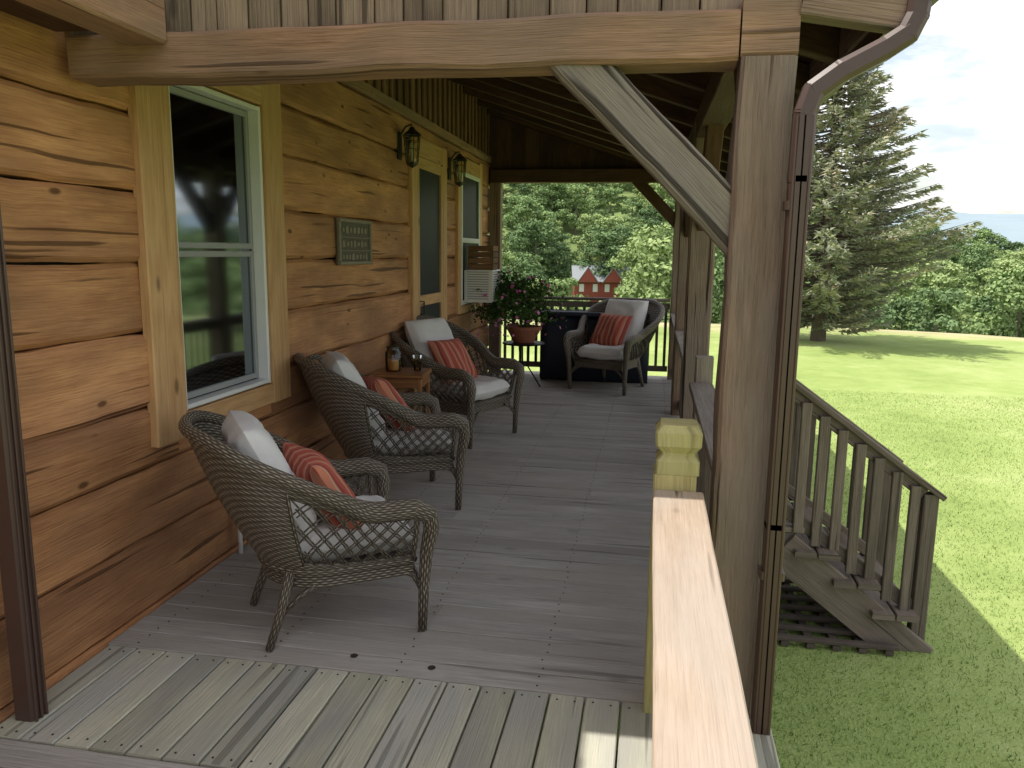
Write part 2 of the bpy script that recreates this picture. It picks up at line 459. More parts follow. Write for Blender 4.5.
def farmhouse():
    X,Y=-9.0,136; z=ground(X,Y)
    root=empty('red_house',(X,Y,z-1.2),.15)
    red=plain('red_siding',(.30,.07,.05),.8); rf=plain('metal_roof',(.27,.29,.30),.7,noise_amt=.1,spec=.1)
    single('walls',red,lambda m:m.box(-4.5,4.5,-3,3,0,4.6,cham=.02),root)
    def gab(m,pts,y0,y1):
        b=len(m.v)
        for y in (y0,y1):
            for p in pts: m.v.append((p[0],y,p[1]))
        n=len(pts)
        m.face(range(b,b+n),[(0,0)]*n); m.face([b+2*n-1-i for i in range(n)],[(0,0)]*n)
        for i in range(n):
            j=(i+1)%n; m.face((b+i,b+n+i,b+n+j,b+j),[(0,0)]*4)
    def roof(m):
        m.timber((0,-3.8,4.3),(0,.1,6.9),9.8,.15,(0,0,1)); m.timber((0,3.8,4.3),(0,-.1,6.9),9.8,.15,(0,0,1))
    single('roof',rf,roof,root)
    def dorm(m):
        for cx in (-2.3,1.9): gab(m,[(cx-1.6,4.3),(cx+1.6,4.3),(cx,6.6)],-3.95,-.6)
    single('dormers',red,dorm,root)
    def droof(m):
        for cx in (-2.3,1.9):
            for s in (-1,1):
                m.timber((cx+s*1.8,-2.3,4.15),(cx-s*.05,-2.3,6.8),3.5,.12,(0,0,1))
    single('dormer_roofs',rf,droof,root)
    def win(m):
        for cx in (-3.3,-1,1,3.2): m.box(cx-.4,cx+.4,-3.06,-3.0,2.6,3.9)
    single('windows',WHITE,win,root)
farmhouse()

# ------------------------------------------------------------ deck
def deck_main(m):
    y=2.885
    while y<11.35:
        w=.138
        xs=[-2.34,.5]
        if random.random()<.5:
            c=random.uniform(-1.6,-.3); xs=[-2.34,c,.5]
        for a,b in zip(xs[:-1],xs[1:]):
            zz=random.uniform(-.0025,.0025)
            m.timber((a+.001,y+w/2,-.019+zz),(b-.001,y+w/2,-.019+zz),w-.004,.038,jit=.0012,cham=.003)
        y+=w
deck=empty('porch_deck')
single('floor_boards',DECK,deck_main,deck)
def deck_near(m):
    x=-2.33
    while x<.48:
        w=.142
        m.timber((x+w/2,2.215,-.021),(x+w/2,2.878,-.021),w-.008,.038,jit=.0015,cham=.005)
        x+=w
single('landing_boards',DECK2,deck_near,deck)
def deck_front(m):
    y=2.07
    while y>-1.2:
        m.timber((-2.34,y+.07,-.024),(.5,y+.07,-.024),.134,.038,jit=.0015,cham=.005); y-=.142
single('front_boards',DECK,deck_front,deck)
def deck_land(m):
    y=5.12
    while y<6.05:
        m.timber((.504,y+.07,-.02),(1.04,y+.07,-.02),.134,.038,jit=.001,cham=.004); y+=.142
single('stair_landing',GREYW,deck_land,deck)
def joists(m):
    m.box(.46,.50,-1.2,11.3,-.27,-.045); m.box(-2.34,.45,11.31,11.35,-.27,-.002)
    for y in np.arange(-1,11.3,.6): m.box(-2.34,.45,y,y+.04,-.23,-.05)
    for y in (0.2,2.9,6.1,8.7,11.1): m.box(.3,.44,y-.07,y+.07,-.9,-.05)
    m.box(.51,1.00,5.14,5.18,-.24,-.045);m.box(.51,1.00,6.02,6.06,-.24,-.045);m.box(.96,1.00,5.19,6.01,-.24,-.045)
single('joists',GREYW,joists,deck)
single('foundation',plain('concrete',(.25,.24,.22),.9),lambda m:m.box(-2.3,-2.26,-1,11.2,-.9,-.26),deck)
def screws(m):
    for k in range(20):
        x=-2.33+.142*k
        for y in (2.25,2.84):
            for dx in (.035,.105): m.lathe([(0,.0),(.004,.0),(.0045,-.002)],(x+dx,y+random.uniform(-.006,.006),.0015),6)
    for yy in np.arange(2.95,11.3,.138):
        for x in (-2.2,-1.6,-1.0,-.4,.2):
            for dy in (-.03,.04): m.lathe([(0,.0),(.004,.0),(.0045,-.002)],(x+random.uniform(-.01,.01),yy+dy,.003),6)
    for x,y in ((-.86,2.97),(-1.22,3.0)): m.lathe([(0,.0),(.016,.0),(.017,-.002)],(x,y,.0035),12)
single('screws',CHINK,screws,deck)

# ------------------------------------------------------------ house
house=empty('log_house')
WX=-2.35
def logs(m):
    z=-.3; k=0
    hs=[.31,.35,.34,.30,.36,.33,.32,.35,.31,.33]
    win=(3.52,4.52,.90,2.62)
    while z<2.98:
        h=hs[k%10]; k+=1
        if z+h>3.02: h=max(.12,3.02-z)
        z1=z+h-.008
        lo,hi=z,z1
        off=random.uniform(-.014,.008)
        def put(y0,y1,a,b):
            m.timber((WX-.09+off,y0,(a+b)/2),(WX-.09+off,y1,(a+b)/2),.18,b-a,(0,0,1),segs=max(2,int((y1-y0)/.10)),jit=.012,cham=.024)
        if hi<win[2] or lo>win[3]: put(-3,11.3,lo,hi)
        else:
            put(-3,win[0],lo,hi); put(win[1],11.3,lo,hi)
            if lo<win[2]-.03: put(win[0],win[1],lo,win[2])
            if hi>win[3]+.03: put(win[0],win[1],win[3],hi)
        z+=h
single('log_wall',LOG,logs,house,smooth=False)
def chink(m):
    for a,b,c,d in ((-3,3.52,-.3,3.75),(4.52,11.3,-.3,3.75),(3.52,4.52,-.3,.9),(3.52,4.52,2.62,3.75)):
        m.timber((WX-.12,a,(c+d)/2),(WX-.12,b,(c+d)/2),.06,d-c)
    m.box(-10,-9.9,-3,11.3,-.9,3.7); m.box(-9.9,WX-.16,-3.05,-2.95,-.9,3.7); m.box(-9.9,WX-.16,11.2,11.28,-.9,3.7)
    m.box(-9.85,WX-.2,-2.9,11.1,-.1,-.02); m.box(-9.85,WX-.2,-2.9,11.1,3.3,3.36)
single('inner_walls',CHINK,chink,house)
def siding(m):
    y=-3
    while y<11.2:
        m.timber((WX-.05,y+.1,3.0),(WX-.05,y+.1,3.78),.03,.196,(0,1,0))
        m.timber((WX-.02,y,3.0),(WX-.02,y,3.78),.026,.05,(0,1,0)); y+=.2
single('upper_siding',SIDE,siding,house)
single('siding_skirt',BEAM,lambda m:m.timber((WX-.01,-3,3.04),(WX-.01,11.3,3.04),.05,.09,jit=.003),house)
def mroof(m):
    ov=(-1.9,3.80); rg=(-6.1,6.3); bk=(-10.3,3.8)
    for a,b in ((ov,rg),(rg,bk)):
        m.timber(((a[0]+b[0])/2,-3.6,(a[1]+b[1])/2),((a[0]+b[0])/2,11.9,(a[1]+b[1])/2),math.hypot(a[0]-b[0],a[1]-b[1]),.12,V(((b[1]-a[1]),0,-(b[0]-a[0]))))
single('main_roof',plain('shingles',(.1,.09,.085),.9,noise_amt=.4,nscale=15,bump=.3),mroof,house)

def wframe(m):
    y0,y1,z0,z1=3.56,4.48,.93,2.58; X0,X1=WX-.06,WX+.022
    t=.026
    m.box(X0,X1,y0,y0+t,z0,z1); m.box(X0,X1,y1-t,y1,z0,z1)
    m.box(X0,X1,y0+t+.001,y1-t-.001,z1-t,z1-.001); m.box(X0,X1,y0+t+.001,y1-t-.001,z0+.001,z0+t)
single('window_frame',WHITE,wframe,house)
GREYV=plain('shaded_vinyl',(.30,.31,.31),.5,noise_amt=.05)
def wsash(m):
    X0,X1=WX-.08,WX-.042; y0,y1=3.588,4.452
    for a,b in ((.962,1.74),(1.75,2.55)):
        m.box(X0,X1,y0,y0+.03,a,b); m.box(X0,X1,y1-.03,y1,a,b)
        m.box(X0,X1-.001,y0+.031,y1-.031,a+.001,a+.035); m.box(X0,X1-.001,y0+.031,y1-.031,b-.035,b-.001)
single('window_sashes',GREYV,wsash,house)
single('window_glass',GLASS,lambda m:m.box(WX-.062,WX-.058,3.61,4.43,.98,2.53,cham=.0005),house)
def wtrim(m):
    m.timber((WX+.012,3.43,.80),(WX+.012,3.43,2.86),.055,.25,(0,1,0),jit=.002)
    m.timber((WX+.012,4.60,.80),(WX+.012,4.60,2.86),.055,.23,(0,1,0),jit=.002)
    m.timber((WX+.010,3.56,2.70),(WX+.010,4.48,2.70),.05,.22,(0,0,1),jit=.002)
    m.timber((WX+.010,3.56,.86),(WX+.010,4.48,.86),.05,.125,(0,0,1),jit=.002)
single('window_trim',TRIM,wtrim,house)
def curtain(m):
    n=60
    for (ya,yb,za,zb) in ((3.62,3.92,.95,1.72),(4.02,4.42,.95,1.72)):
        b=len(m.v)
        for i in range(n+1):
            y=ya+(yb-ya)*i/n; x=WX-.14+.02*math.sin(i*.9)
            m.v.append((x,y,za)); m.v.append((x,y,zb))
        for i in range(n): m.face((b+2*i,b+2*i+2,b+2*i+3,b+2*i+1),[(0,0)]*4)
single('curtain',fabric('blue_curtain',(.45,.53,.78)),curtain,house)

def door(m):
    m.timber((WX+.010,7.50,0),(WX+.010,7.50,2.86),.06,.17,(0,1,0),jit=.002)
    m.timber((WX+.010,8.62,0),(WX+.010,8.62,2.86),.06,.17,(0,1,0),jit=.002)
    m.timber((WX+.008,7.59,2.77),(WX+.008,8.53,2.77),.055,.18,(0,0,1),jit=.002)
    m.timber((WX+.012,9.30,1.0),(WX+.012,9.30,2.9),.055,.15,(0,1,0)); m.timber((WX+.012,10.48,1.0),(WX+.012,10.48,2.9),.055,.15,(0,1,0))
    m.timber((WX+.008,9.38,2.8),(WX+.008,10.4,2.8),.05,.16); m.timber((WX+.008,9.38,1.04),(WX+.008,10.4,1.04),.05,.1)
    for y in (7.62,8.5): m.timber((WX+.018,y,.03),(WX+.018,y,2.66),.04,.07,(0,1,0))
    for z in (.1,1.25,2.62): m.timber((WX+.017,7.656,z),(WX+.017,8.464,z),.036,.11)
single('door_and_window_trim',TRIM,door,house)
def scr(m):
    m.box(WX+.006,WX+.016,7.66,8.46,.15,2.58)
    m.box(WX+.006,WX+.018,9.42,10.36,1.1,2.7)
single('door_screen',SCREEN,scr,house)
def w2(m):
    X0,X1=WX+.02,WX+.045
    m.box(X0,X1,9.38,9.43,1.1,2.71);m.box(X0,X1,10.35,10.40,1.1,2.71);m.box(X0,X1-.002,9.431,10.349,2.66,2.71);m.box(X0,X1-.002,9.431,10.349,1.86,1.92);m.box(X0,X1-.002,9.431,10.349,1.1,1.15)
single('side_window_frame',WHITE,w2,house)
single('door_handle',BLACK,lambda m:m.tube([(WX+.03,7.64,1.25),(WX+.08,7.64,1.25),(WX+.08,7.64,1.12),(WX+.03,7.64,1.12)],.008,6),house)

ac=empty('air_conditioner')
single('case',WHITE,lambda m:m.box(-2.31,-1.95,9.52,10.02,1.13,1.53,cham=.012),ac)
def acg(m):
    for z in np.arange(1.17,1.5,.03): m.box(-1.95,-1.943,9.56,9.98,z,z+.012,cham=.001); m.box(-2.27,-2.0,9.513,9.52,z,z+.010,cham=.001)
single('grille',plain('grey_plastic',(.3,.3,.3),.5),acg,ac)
bh=empty('wooden_crate')
def crate(m):
    for i in range(4): m.box(-2.25,-1.97,9.55,9.57,1.535+i*.075,1.6+i*.075); m.box(-2.25,-1.97,9.83,9.85,1.535+i*.075,1.6+i*.075); m.box(-1.968,-1.95,9.55,9.85,1.535+i*.075,1.6+i*.075)
    m.box(-2.27,-2.25,9.55,9.85,1.54,1.83)
single('slats',SIDE,crate,bh)

sg=empty('wall_plaque')
single('board',plain('plaque_grey',(.10,.085,.065),.7,noise_amt=.3,nscale=20),lambda m:m.box(WX+.005,WX+.03,5.59,6.25,1.64,1.99),sg)
def sgf(m):
    for z in (1.655,1.975): m.timber((WX+.035,5.58,z),(WX+.035,6.26,z),.03,.03)
    for y in (5.595,6.245): m.timber((WX+.034,y,1.671),(WX+.034,y,1.959),.03,.03,(0,1,0))
    for z in (1.75,1.85): m.timber((WX+.033,5.61,z),(WX+.033,6.23,z),.012,.012)
    q=random.Random(4)
    for z in (1.70,1.80,1.905):
        y=5.65
        while y<6.17:
            w=q.uniform(.03,.06); m.timber((WX+.034,y,z),(WX+.034,y+w,z),.01,q.uniform(.03,.055)); y+=w+.025
single('frame',plain('pewter',(.2,.17,.12),.5,noise_amt=.3),sgf,sg)

def lantern(Y,Z):
    root=empty('wall_lantern',(WX+.13,Y,Z))
    def f(m):
        m.box(-.13,-.11,-.05,.05,-.12,.12)
        m.tube([(-.12,0,.08),(-.06,0,.17),(0,0,.19),(0,0,.16)],.009,8)
        m.lathe([(0,.17),(.02,.165),(.035,.14),(.085,.10),(.09,.09),(.07,.088)],n=6)
        m.lathe([(.05,-.17),(.055,-.16),(.06,-.145),(.0,-.145)],n=6); m.lathe([(0,-.2),(.015,-.19),(.05,-.17)],n=6)
        for k in range(6):
            a=math.pi*2*k/6
            m.tube([(math.cos(a)*.055,math.sin(a)*.055,-.15),(math.cos(a)*.078,math.sin(a)*.078,.09)],.005,5)
        for zz,rr in ((-.03,.067),(.04,.073)):
            m.tube([(math.cos(a)*rr,math.sin(a)*rr,zz) for a in np.linspace(0,6.283,7)],.003,4)
    single('cage',BRASS,f,root)
    single('glass',JAR,lambda m:m.lathe([(.048,-.145),(.07,.085)],n=6),root)
    single('bulb',WHITE,lambda m:m.lathe([(0.01,-.14),(.012,-.06),(.025,-.02),(.02,.02),(0,.04)],n=10),root,smooth=True)
lantern(7.12,2.70); lantern(8.92,2.68)

single('drain_pipe',WHITE,lambda m:m.tube([(WX+.05,3.98,.0),(WX+.05,3.98,.38),(WX-.0,3.98,.42)],.013,8),None,smooth=True)

# ------------------------------------------------------------ porch frame
porch=empty('porch_frame')
def posts(m):
    for i,y in enumerate((2.94,6.15,8.7,11.2)):
        top=2.405 if i==0 else 2.72
        m.timber((.35,y,-.04 if i else -.2),(.35,y,top),.19,.19,(0,1,0),segs=26,jit=.011,cham=.014)
    m.timber((-2.25,11.2,0),(-2.25,11.2,2.72),.16,.16,(0,1,0),jit=.004)
single('posts',POST,posts,porch)
def beams(m):
    m.timber((-2.28,2.94,2.482),(.252,2.94,2.482),.18,.165,segs=26,jit=.011,cham=.014)
    m.timber((.258,2.94,2.50),(.443,2.94,2.50),.185,.185,segs=2,jit=.003,cham=.01)
    m.timber((-1.93,2.10,2.595),(-1.93,2.84,2.595),.17,.17,jit=.008,cham=.012)
single('header_beam',BEAM,beams,porch)
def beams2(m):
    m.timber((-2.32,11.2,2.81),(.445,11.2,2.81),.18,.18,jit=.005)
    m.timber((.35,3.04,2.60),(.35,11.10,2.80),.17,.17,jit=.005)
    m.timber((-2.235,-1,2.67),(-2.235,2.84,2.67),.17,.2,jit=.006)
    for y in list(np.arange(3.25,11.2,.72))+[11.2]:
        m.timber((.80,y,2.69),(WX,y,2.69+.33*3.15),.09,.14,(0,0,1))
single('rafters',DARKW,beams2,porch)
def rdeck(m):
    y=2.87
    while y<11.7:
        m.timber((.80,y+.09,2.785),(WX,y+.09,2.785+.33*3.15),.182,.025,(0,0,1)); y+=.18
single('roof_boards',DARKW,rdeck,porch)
single('porch_roof',plain('metal_roof_brown',(.12,.1,.09),.6),lambda m:m.timber((.82,7.28,2.83),(WX,7.28,2.83+.33*3.17),8.86,.03,(0,0,1)),porch)
def eave(m):
    m.timber((.80,2.87,2.70),(.80,11.7,2.70),.03,.16,(0,0,1))
    m.timber((.45,2.885,2.60),(.79,2.885,2.54),.09,.14,jit=.004)
    m.timber((.785,2.86,2.70),(WX,2.86,2.70+.33*3.13),.03,.15,(0,0,1))
single('eave_boards',POST,eave,porch)
def gable(m):
    x=-2.33
    while x<.45:
        top=2.72+.33*(.8-x); w=random.choice([.13,.15,.11])
        m.timber((x+w/2,2.93+random.uniform(-.006,.006),2.572),(x+w/2,2.93,top),w-.006,.03,(0,1,0),jit=.001)
        x+=w
single('gable_boards_front',FASC,gable,porch)
def gable2(m):
    x=-2.45
    while x<.6:
        top=2.76+.33*(.8-x)
        m.timber((x+.1,11.26,2.74),(x+.1,11.26,top),.03,.206,(1,0,0)); x+=.2
single('gable_boards_back',DARKW,gable2,porch)
def brace(m):
    m.timber((-.37,2.94,2.50),(.35,2.94,1.77),.13,.165,(0,0,1),segs=16,jit=.009,cham=.014)
single('corner_brace',BRACE,brace,porch)
def brace2(m):
    m.timber((-.36,11.2,2.84),(.36,11.2,2.10),.12,.15,(0,0,1))
    for y in (2.94,6.15,8.7):
        m.timber((.36,y+.8,2.72),(.36,y+.02,1.95),.11,.14,(0,0,1))
        if y>3: m.timber((.36,y-.8,2.70),(.36,y-.02,1.95),.11,.14,(0,0,1))
single('side_braces',DARKW,brace2,porch)

gut=empty('rain_gutter')
def gt(m):
    prof=[(0,0.0),(.06,0),(.08,.05),(.075,.09),(.09,.10)]
    y0,y1=2.80,11.6; b=len(m.v)
    pr=[(.80,2.665)]+[(.80+a,2.56+c) for a,c in prof]
    for y in (y0,y1):
        for p in pr: m.v.append((p[0],y,p[1]))
    n=len(pr)
    for i in range(n-1): m.face((b+i,b+n+i,b+n+i+1,b+i+1),[(0,0)]*4)
    m.face(range(b,b+n),[(0,0)]*n)
single('trough',BROWN,gt,gut,solid=.004)
def ds(m):
    pts=[(.80,2.85,2.57),(.795,2.85,2.51),(.77,2.845,2.455),(.71,2.84,2.415),(.57,2.82,2.34),(.49,2.805,2.28),(.468,2.80,2.21),(.465,2.80,2.0),(.465,2.80,.8),(.465,2.80,-.55),(.50,2.80,-.66),(.66,2.80,-.72)]
    m2=[V(p) for p in pts]
    for i,(a,b) in enumerate(zip(m2[:-1],m2[1:])):
        d=(b-a).normalized()
        m.timber(a-d*.010,b+d*.010,.066 if i>6 else .07,.080,(0,1,0),cham=.015)
    for z in (1.9,.6): m.timber((.465,2.80,z),(.465,2.80,z+.03),.085,.072,(0,1,0))
    for dx in (-.025,0,.025): m.timber((.465+dx,2.764,-.5),(.465+dx,2.764,2.2),.01,.008,(0,1,0))
single('downspout',BROWN,ds,gut)
def ds2(m):
    m.timber((-2.25,2.34,.0),(-2.25,2.34,2.55),.09,.07,(0,1,0),cham=.012)
    for dy in (-.025,.0,.025): m.timber((-2.20,2.34+dy,.0),(-2.20,2.34+dy,2.5),.008,.01,(0,1,0))
    m.timber((-1.85,-3,3.66),(-1.85,2.7,3.66),.1,.1)
single('wall_downspout',BROWN,ds2,gut)

# ------------------------------------------------------------ near railing
rail=empty('porch_railing')
single('rail_cap',CAP,lambda m:m.timber((.122,-.6,.882),(.122,2.80,.882),.178,.038,jit=.003,cham=.005,segs=30),rail)
def nr(m):
    m.timber((.122,-.6,.815),(.122,2.80,.815),.04,.09); m.timber((.122,-.6,.12),(.122,2.8,.12),.04,.09)
    y=-.5
    while y<2.75: m.timber((.122,y,.165),(.122,y,.77),.035,.035,(0,1,0)); y+=.13
single('rails_and_balusters',NEWEL,nr,rail)
def nw(m):
    cx,cy=.116,2.89
    m.timber((cx-.008,cy,0),(cx-.008,cy,.955),.155,.155,(0,1,0),segs=6,jit=.002,cham=.006)
    def ringed(rings):
        b=len(m.v); o=random.random()*9
        for r,z,c in rings:
            for (x,y) in ((r,-r+c),(r,r-c),(r-c,r),(-r+c,r),(-r,r-c),(-r,-r+c),(-r+c,-r),(r-c,-r)): m.v.append((cx+x,cy+y,z))
        for i in range(len(rings)-1):
            for k in range(8):
                j=(k+1)%8
                z0,z1=rings[i][1]+o,rings[i+1][1]+o
                m.face((b+i*8+k,b+i*8+j,b+(i+1)*8+j,b+(i+1)*8+k),[(z0,k*.06),(z0,k*.06+.06),(z1,k*.06+.06),(z1,k*.06)])
        q=b+8*(len(rings)-1)
        m.face([q+k for k in range(8)],[(m.v[q+k][0],m.v[q+k][1]) for k in range(8)])
    ringed([(.078,.956,.006),(.078,1.005,.008),(.062,1.026,.008),(.062,1.034,.008),(.082,1.062,.008),(.084,1.112,.008),(.066,1.138,.010)])
single('newel_post',NEWEL,nw,rail)
def farrails(m):
    for (a,b) in ((3.04,5.08),(6.25,8.6),(8.8,11.1)):
        m.timber((.33,a,.92),(.33,b,.92),.15,.038,jit=.001)
        m.timber((.35,a,.85),(.35,b,.85),.04,.09); m.timber((.35,a,.12),(.35,b,.12),.04,.09)
        y=a+.08
        while y<b-.03: m.timber((.35,y,.165),(.35,y,.805),.035,.035,(0,1,0)); y+=.125
    m.timber((.35,5.15,-.04),(.35,5.15,1.1),.11,.11,(0,1,0))
single('side_rails',GREYW,farrails,rail)
def backrail(m):
    m.timber((-2.17,11.2,1.11),(.25,11.2,1.11),.14,.038); m.timber((-2.17,11.2,1.03),(.25,11.2,1.03),.04,.08); m.timber((-2.17,11.2,.14),(.25,11.2,.14),.04,.08)
    x=-2.1
    while x<.22: m.timber((x,11.2,.18),(x,11.2,.99),.04,.04,(0,1,0)); x+=.115
single('back_rail',STAIRW,backrail,rail)

# ------------------------------------------------------------ stairs
st=empty('porch_stairs')
def stairs(m):
    for (a,b,z) in ((.97,1.26,-.13),(1.22,1.52,-.31),(1.47,1.76,-.50)):
        for k in range(2):
            x0=a+k*(b-a)/2; m.timber((x0+.07,5.02,z-.02),(x0+.07,6.10,z-.02),.135,.04,jit=.001)
    for y in (5.10,6.01):
        m.timber((.90,y,-.14),(1.80,y,-.84),.04,.25,(0,0,1))
single('treads',STAIRW,stairs,st)
def srail(m):
    for y in (5.16,6.04):
        m.timber((.76,y,1.055),(1.86,y,.255),.115,.036,(0,0,1),jit=.001)
        m.timber((.78,y,.985),(1.75,y,.275),.04,.085,(0,0,1)); m.timber((.78,y,.20),(1.75,y,-.50),.04,.085,(0,0,1))
        m.timber((1.785,y,-.8),(1.785,y,.275),.09,.09,(0,1,0),jit=.001); m.timber((.78,y,-.1),(.78,y,1.02),.09,.09,(0,1,0))
        x=.88; yy=y-.042 if y<5.5 else y+.042
        while x<1.72:
            z=.99-.73*(x-.78); m.timber((x,yy,z-.86),(x,yy,z+.0),.062,.034,(0,1,0)); x+=.115
single('handrails',STAIRW,srail,st)
lat=empty('lattice_mat')
def latt(m):
    for x in np.arange(.6,1.62,.16): m.box(x,x+.05,4.98,6.2,-.762,-.73)
    for y in np.arange(4.98,6.2,.16): m.box(.58,1.64,y,y+.05,-.728,-.70)
single('slats',plain('dark_timber',(.09,.07,.055),.9,noise_amt=.4),latt,lat)

# ------------------------------------------------------------ wicker chairs
def ss(a,b,x): t=min(1,max(0,(x-a)/(b-a))); return t*t*(3-2*t)
def shell(s,t,off=0):
    a=abs(s); g=1 if s>=0 else -1
    if a<.6:
        ph=a/.6*math.pi/2; px,py=-.04-.28*math.cos(ph),g*.285*math.sin(ph); nx,ny=-math.cos(ph),g*math.sin(ph)
    else:
        q=(a-.6)/.4; px,py=-.04+.35*q,g*(.285+.015*q); nx,ny=0,g
    w=ss(.12,.80,a); zt=.97*(1-w)+.60*w
    fw=ss(.25,.75,a); fl=(.30*(1-fw)+.09*fw)*(t**.95)+off
    fl+=.02*math.sin(t*math.pi)
    return V((px+nx*fl,py+ny*fl,.33+(zt-.33)*t))
chair_meshes=None
def cushion_mesh(wx,wy,T,p=4,e=.5,pinch=.05,seed=0,n=22):
    m=MB()
    for side in (1,-1):
        b=len(m.v)
        for i in range(n+1):
            for j in range(n+1):
                x=-1+2*i/n;y=-1+2*j/n
                x=math.copysign(abs(x)**.8,x); y=math.copysign(abs(y)**.8,y)
                k=max(0,(1-abs(x)**p)*(1-abs(y)**p))**e
                X=x*wx/2*(1-pinch*(1-y*y));Y=y*wy/2*(1-pinch*(1-x*x))
                nz=(noise.noise(V((X*9+seed,Y*9,side)))*.020+noise.noise(V((X*22+seed,Y*7,side)))*.008)*k
                m.v.append((X,Y,side*(T/2*k)+nz))
        for i in range(n):
            for j in range(n):
                q=[b+i*(n+1)+j,b+(i+1)*(n+1)+j,b+(i+1)*(n+1)+j+1,b+i*(n+1)+j+1]
                uv=[(m.v[k][0],m.v[k][1]) for k in q]
                if side<0: q.reverse(); uv.reverse()
                m.face(q,uv)
    return m
def chair(loc,ang,seed,sc_=1.0):
    root=empty('wicker_armchair',(loc[0],loc[1],.004),math.radians(ang)); root.scale=(sc_,sc_,sc_)
    global chair_meshes
    if chair_meshes is None:
        m=MB(); ns,ntt=88,14
        idx={}
        for i in range(ns+1):
            for j in range(ntt+1):
                idx[i,j]=len(m.v); m.v.append(tuple(shell(-1+2*i/ns,j/ntt)))
        def uvp(i,j):
            return ((-1+2*i/ns)*.95,.33+j/ntt*.5)
        for i in range(ns):
            s=abs(-1+2*(i+.5)/ns)
            for j in range(ntt):
                t=(j+.5)/ntt
                if s>.42 and .12<t<.84 : continue
                q=[(i,j),(i+1,j),(i+1,j+1),(i,j+1)]
                m.face([idx[k] for k in q],[uvp(*k) for k in q])
        fr=m.obj('woven_shell',WICK,root,smooth=True,solid=.014)
        f=MB()
        L=[];Rr=[]
        def fleg(g):
            return [((.335,g*.345,0),.021),((.342,g*.348,.2),.025),((.352,g*.36,.38),.030),((.372,g*.374,.50),.037),((.358,g*.385,.572),.044)]
        for p,r in fleg(-1): L.append(p);Rr.append(r)
        for i in range(0,61):
            s=-1+2*i/60; p=shell(s,1.0); a=abs(s)
            if a>.97: continue
            L.append(tuple(p+V((0,0,.012)))); Rr.append(.028+.019*ss(.35,.8,a))
        for p,r in reversed(fleg(1)): L.append(p);Rr.append(r)
        f.tube(L,Rr,12)
        f.tube([tuple(shell(-1+2*i/40,0.02)) for i in range(41)]+[tuple(shell(-1,.02))],.018,8)
        for g in (-1,1):
            f.tube([(-.235,g*.22,.34),(-.28,g*.235,.18),(-.345,g*.25,0)],[.025,.023,.018],8)
            f.tube([(.345,g*.345,.17),(.31,g*.30,.25),(.24,g*.27,.29)],.011,6)
            f.tube([(.345,g*.34,.17),(.335,g*.26,.25),(.33,g*.18,.285)],.011,6)
            f.tube([(-.28,g*.24,.15),(-.2,g*.25,.23),(-.12,g*.26,.28)],.011,6)
        def lat(s0,dir,off):
            pts=[]
            for k in range(9):
                t=.10+.76*k/8; s=s0+dir*(t-.10)*.30
                if abs(s)<.41 or abs(s)>1.0:
                    if pts: break
                    continue
                pts.append(tuple(shell(s,t,off)))
            if len(pts)>2: f.tube(pts,.0062,5,.6)
        for g in (-1,1):
            for k in range(-4,11):
                s0=g*(.40+k*.078)
                lat(s0,1,.004); lat(s0+g*.017,1,.004); lat(s0,-1,-.003); lat(s0+g*.017,-1,-.003)
            f.tube([tuple(shell(g*.415,t)) for t in (.1,.3,.5,.7,.9)],.009,6)
            f.tube([tuple(shell(g*.99,t)) for t in (.0,.3,.6,.9,1)],.014,6)
        fo=f.obj('frame_and_lattice',WICK,root,smooth=True)
        a=MB(); ring=[shell(-1+2*i/40,0) for i in range(41)]
        n=len(ring); b=len(a.v); l=0; us=[0]
        for i in range(1,n): l+=(ring[i]-ring[i-1]).length; us.append(l)
        us.append(l+.6)
        for z in (.26,.355):
            for p in ring: a.v.append((p.x,p.y,z))
        for i in range(n):
            j=(i+1)%n
            a.face((b+i,b+j,b+n+j,b+n+i),[(us[i],.26),(us[i+1],.26),(us[i+1],.355),(us[i],.355)])
        a.face([b+n+i for i in range(n)],[(a.v[b+i][0],a.v[b+i][1]) for i in range(n)])
        a.face([b+n-1-i for i in range(n)],[(a.v[b+n-1-i][0],a.v[b+n-1-i][1]) for i in range(n)])
        ao=a.obj('seat_base',WICK,root)
        sc=cushion_mesh(.60,.55,.15,8,.4,.0,1).obj('seat_cushion',CUSH,root,smooth=True)
        bc=cushion_mesh(.60,.52,.19,5,.45,.0,2).obj('back_cushion',CUSH,root,smooth=True)
        pc=cushion_mesh(.44,.44,.19,3,.6,.07,3).obj('throw_pillow',STRIPE,root,smooth=True)
        chair_meshes=[(o.name.split('.')[0],o.data) for o in (fr,fo,ao,sc,bc,pc)]
        objs=[fr,fo,ao,sc,bc,pc]
    else:
        objs=[]
        for nme,d in chair_meshes:
            o=bpy.data.objects.new(nme,d); scene.collection.objects.link(o); o.parent=root; objs.append(o)
            if nme=='woven_shell':
                md=o.modifiers.new('s','SOLIDIFY'); md.thickness=.014; md.offset=0
    sc,bc,pc=objs[3:]
    sc.location=(.03,0,.430)
    r=random.Random(seed)
    bc.matrix_local=Matrix.Translation((-.28,0,.725))@Matrix.Rotation(math.radians(-26),4,'Y')@Matrix(((0,0,1,0),(0,1,0,0),(-1,0,0,0),(0,0,0,1)))
    yo=r.uniform(-.05,.05)
    pc.matrix_local=Matrix.Translation((-.05,yo-.02,.655))@Matrix.Rotation(math.radians(r.uniform(-8,8)),4,'Z')@Matrix.Rotation(math.radians(-33),4,'Y')@Matrix.Rotation(math.radians(r.uniform(-8,8)),4,'X')@Matrix(((0,0,1,0),(1,0,0,0),(0,1,0,0),(0,0,0,1)))
    return root
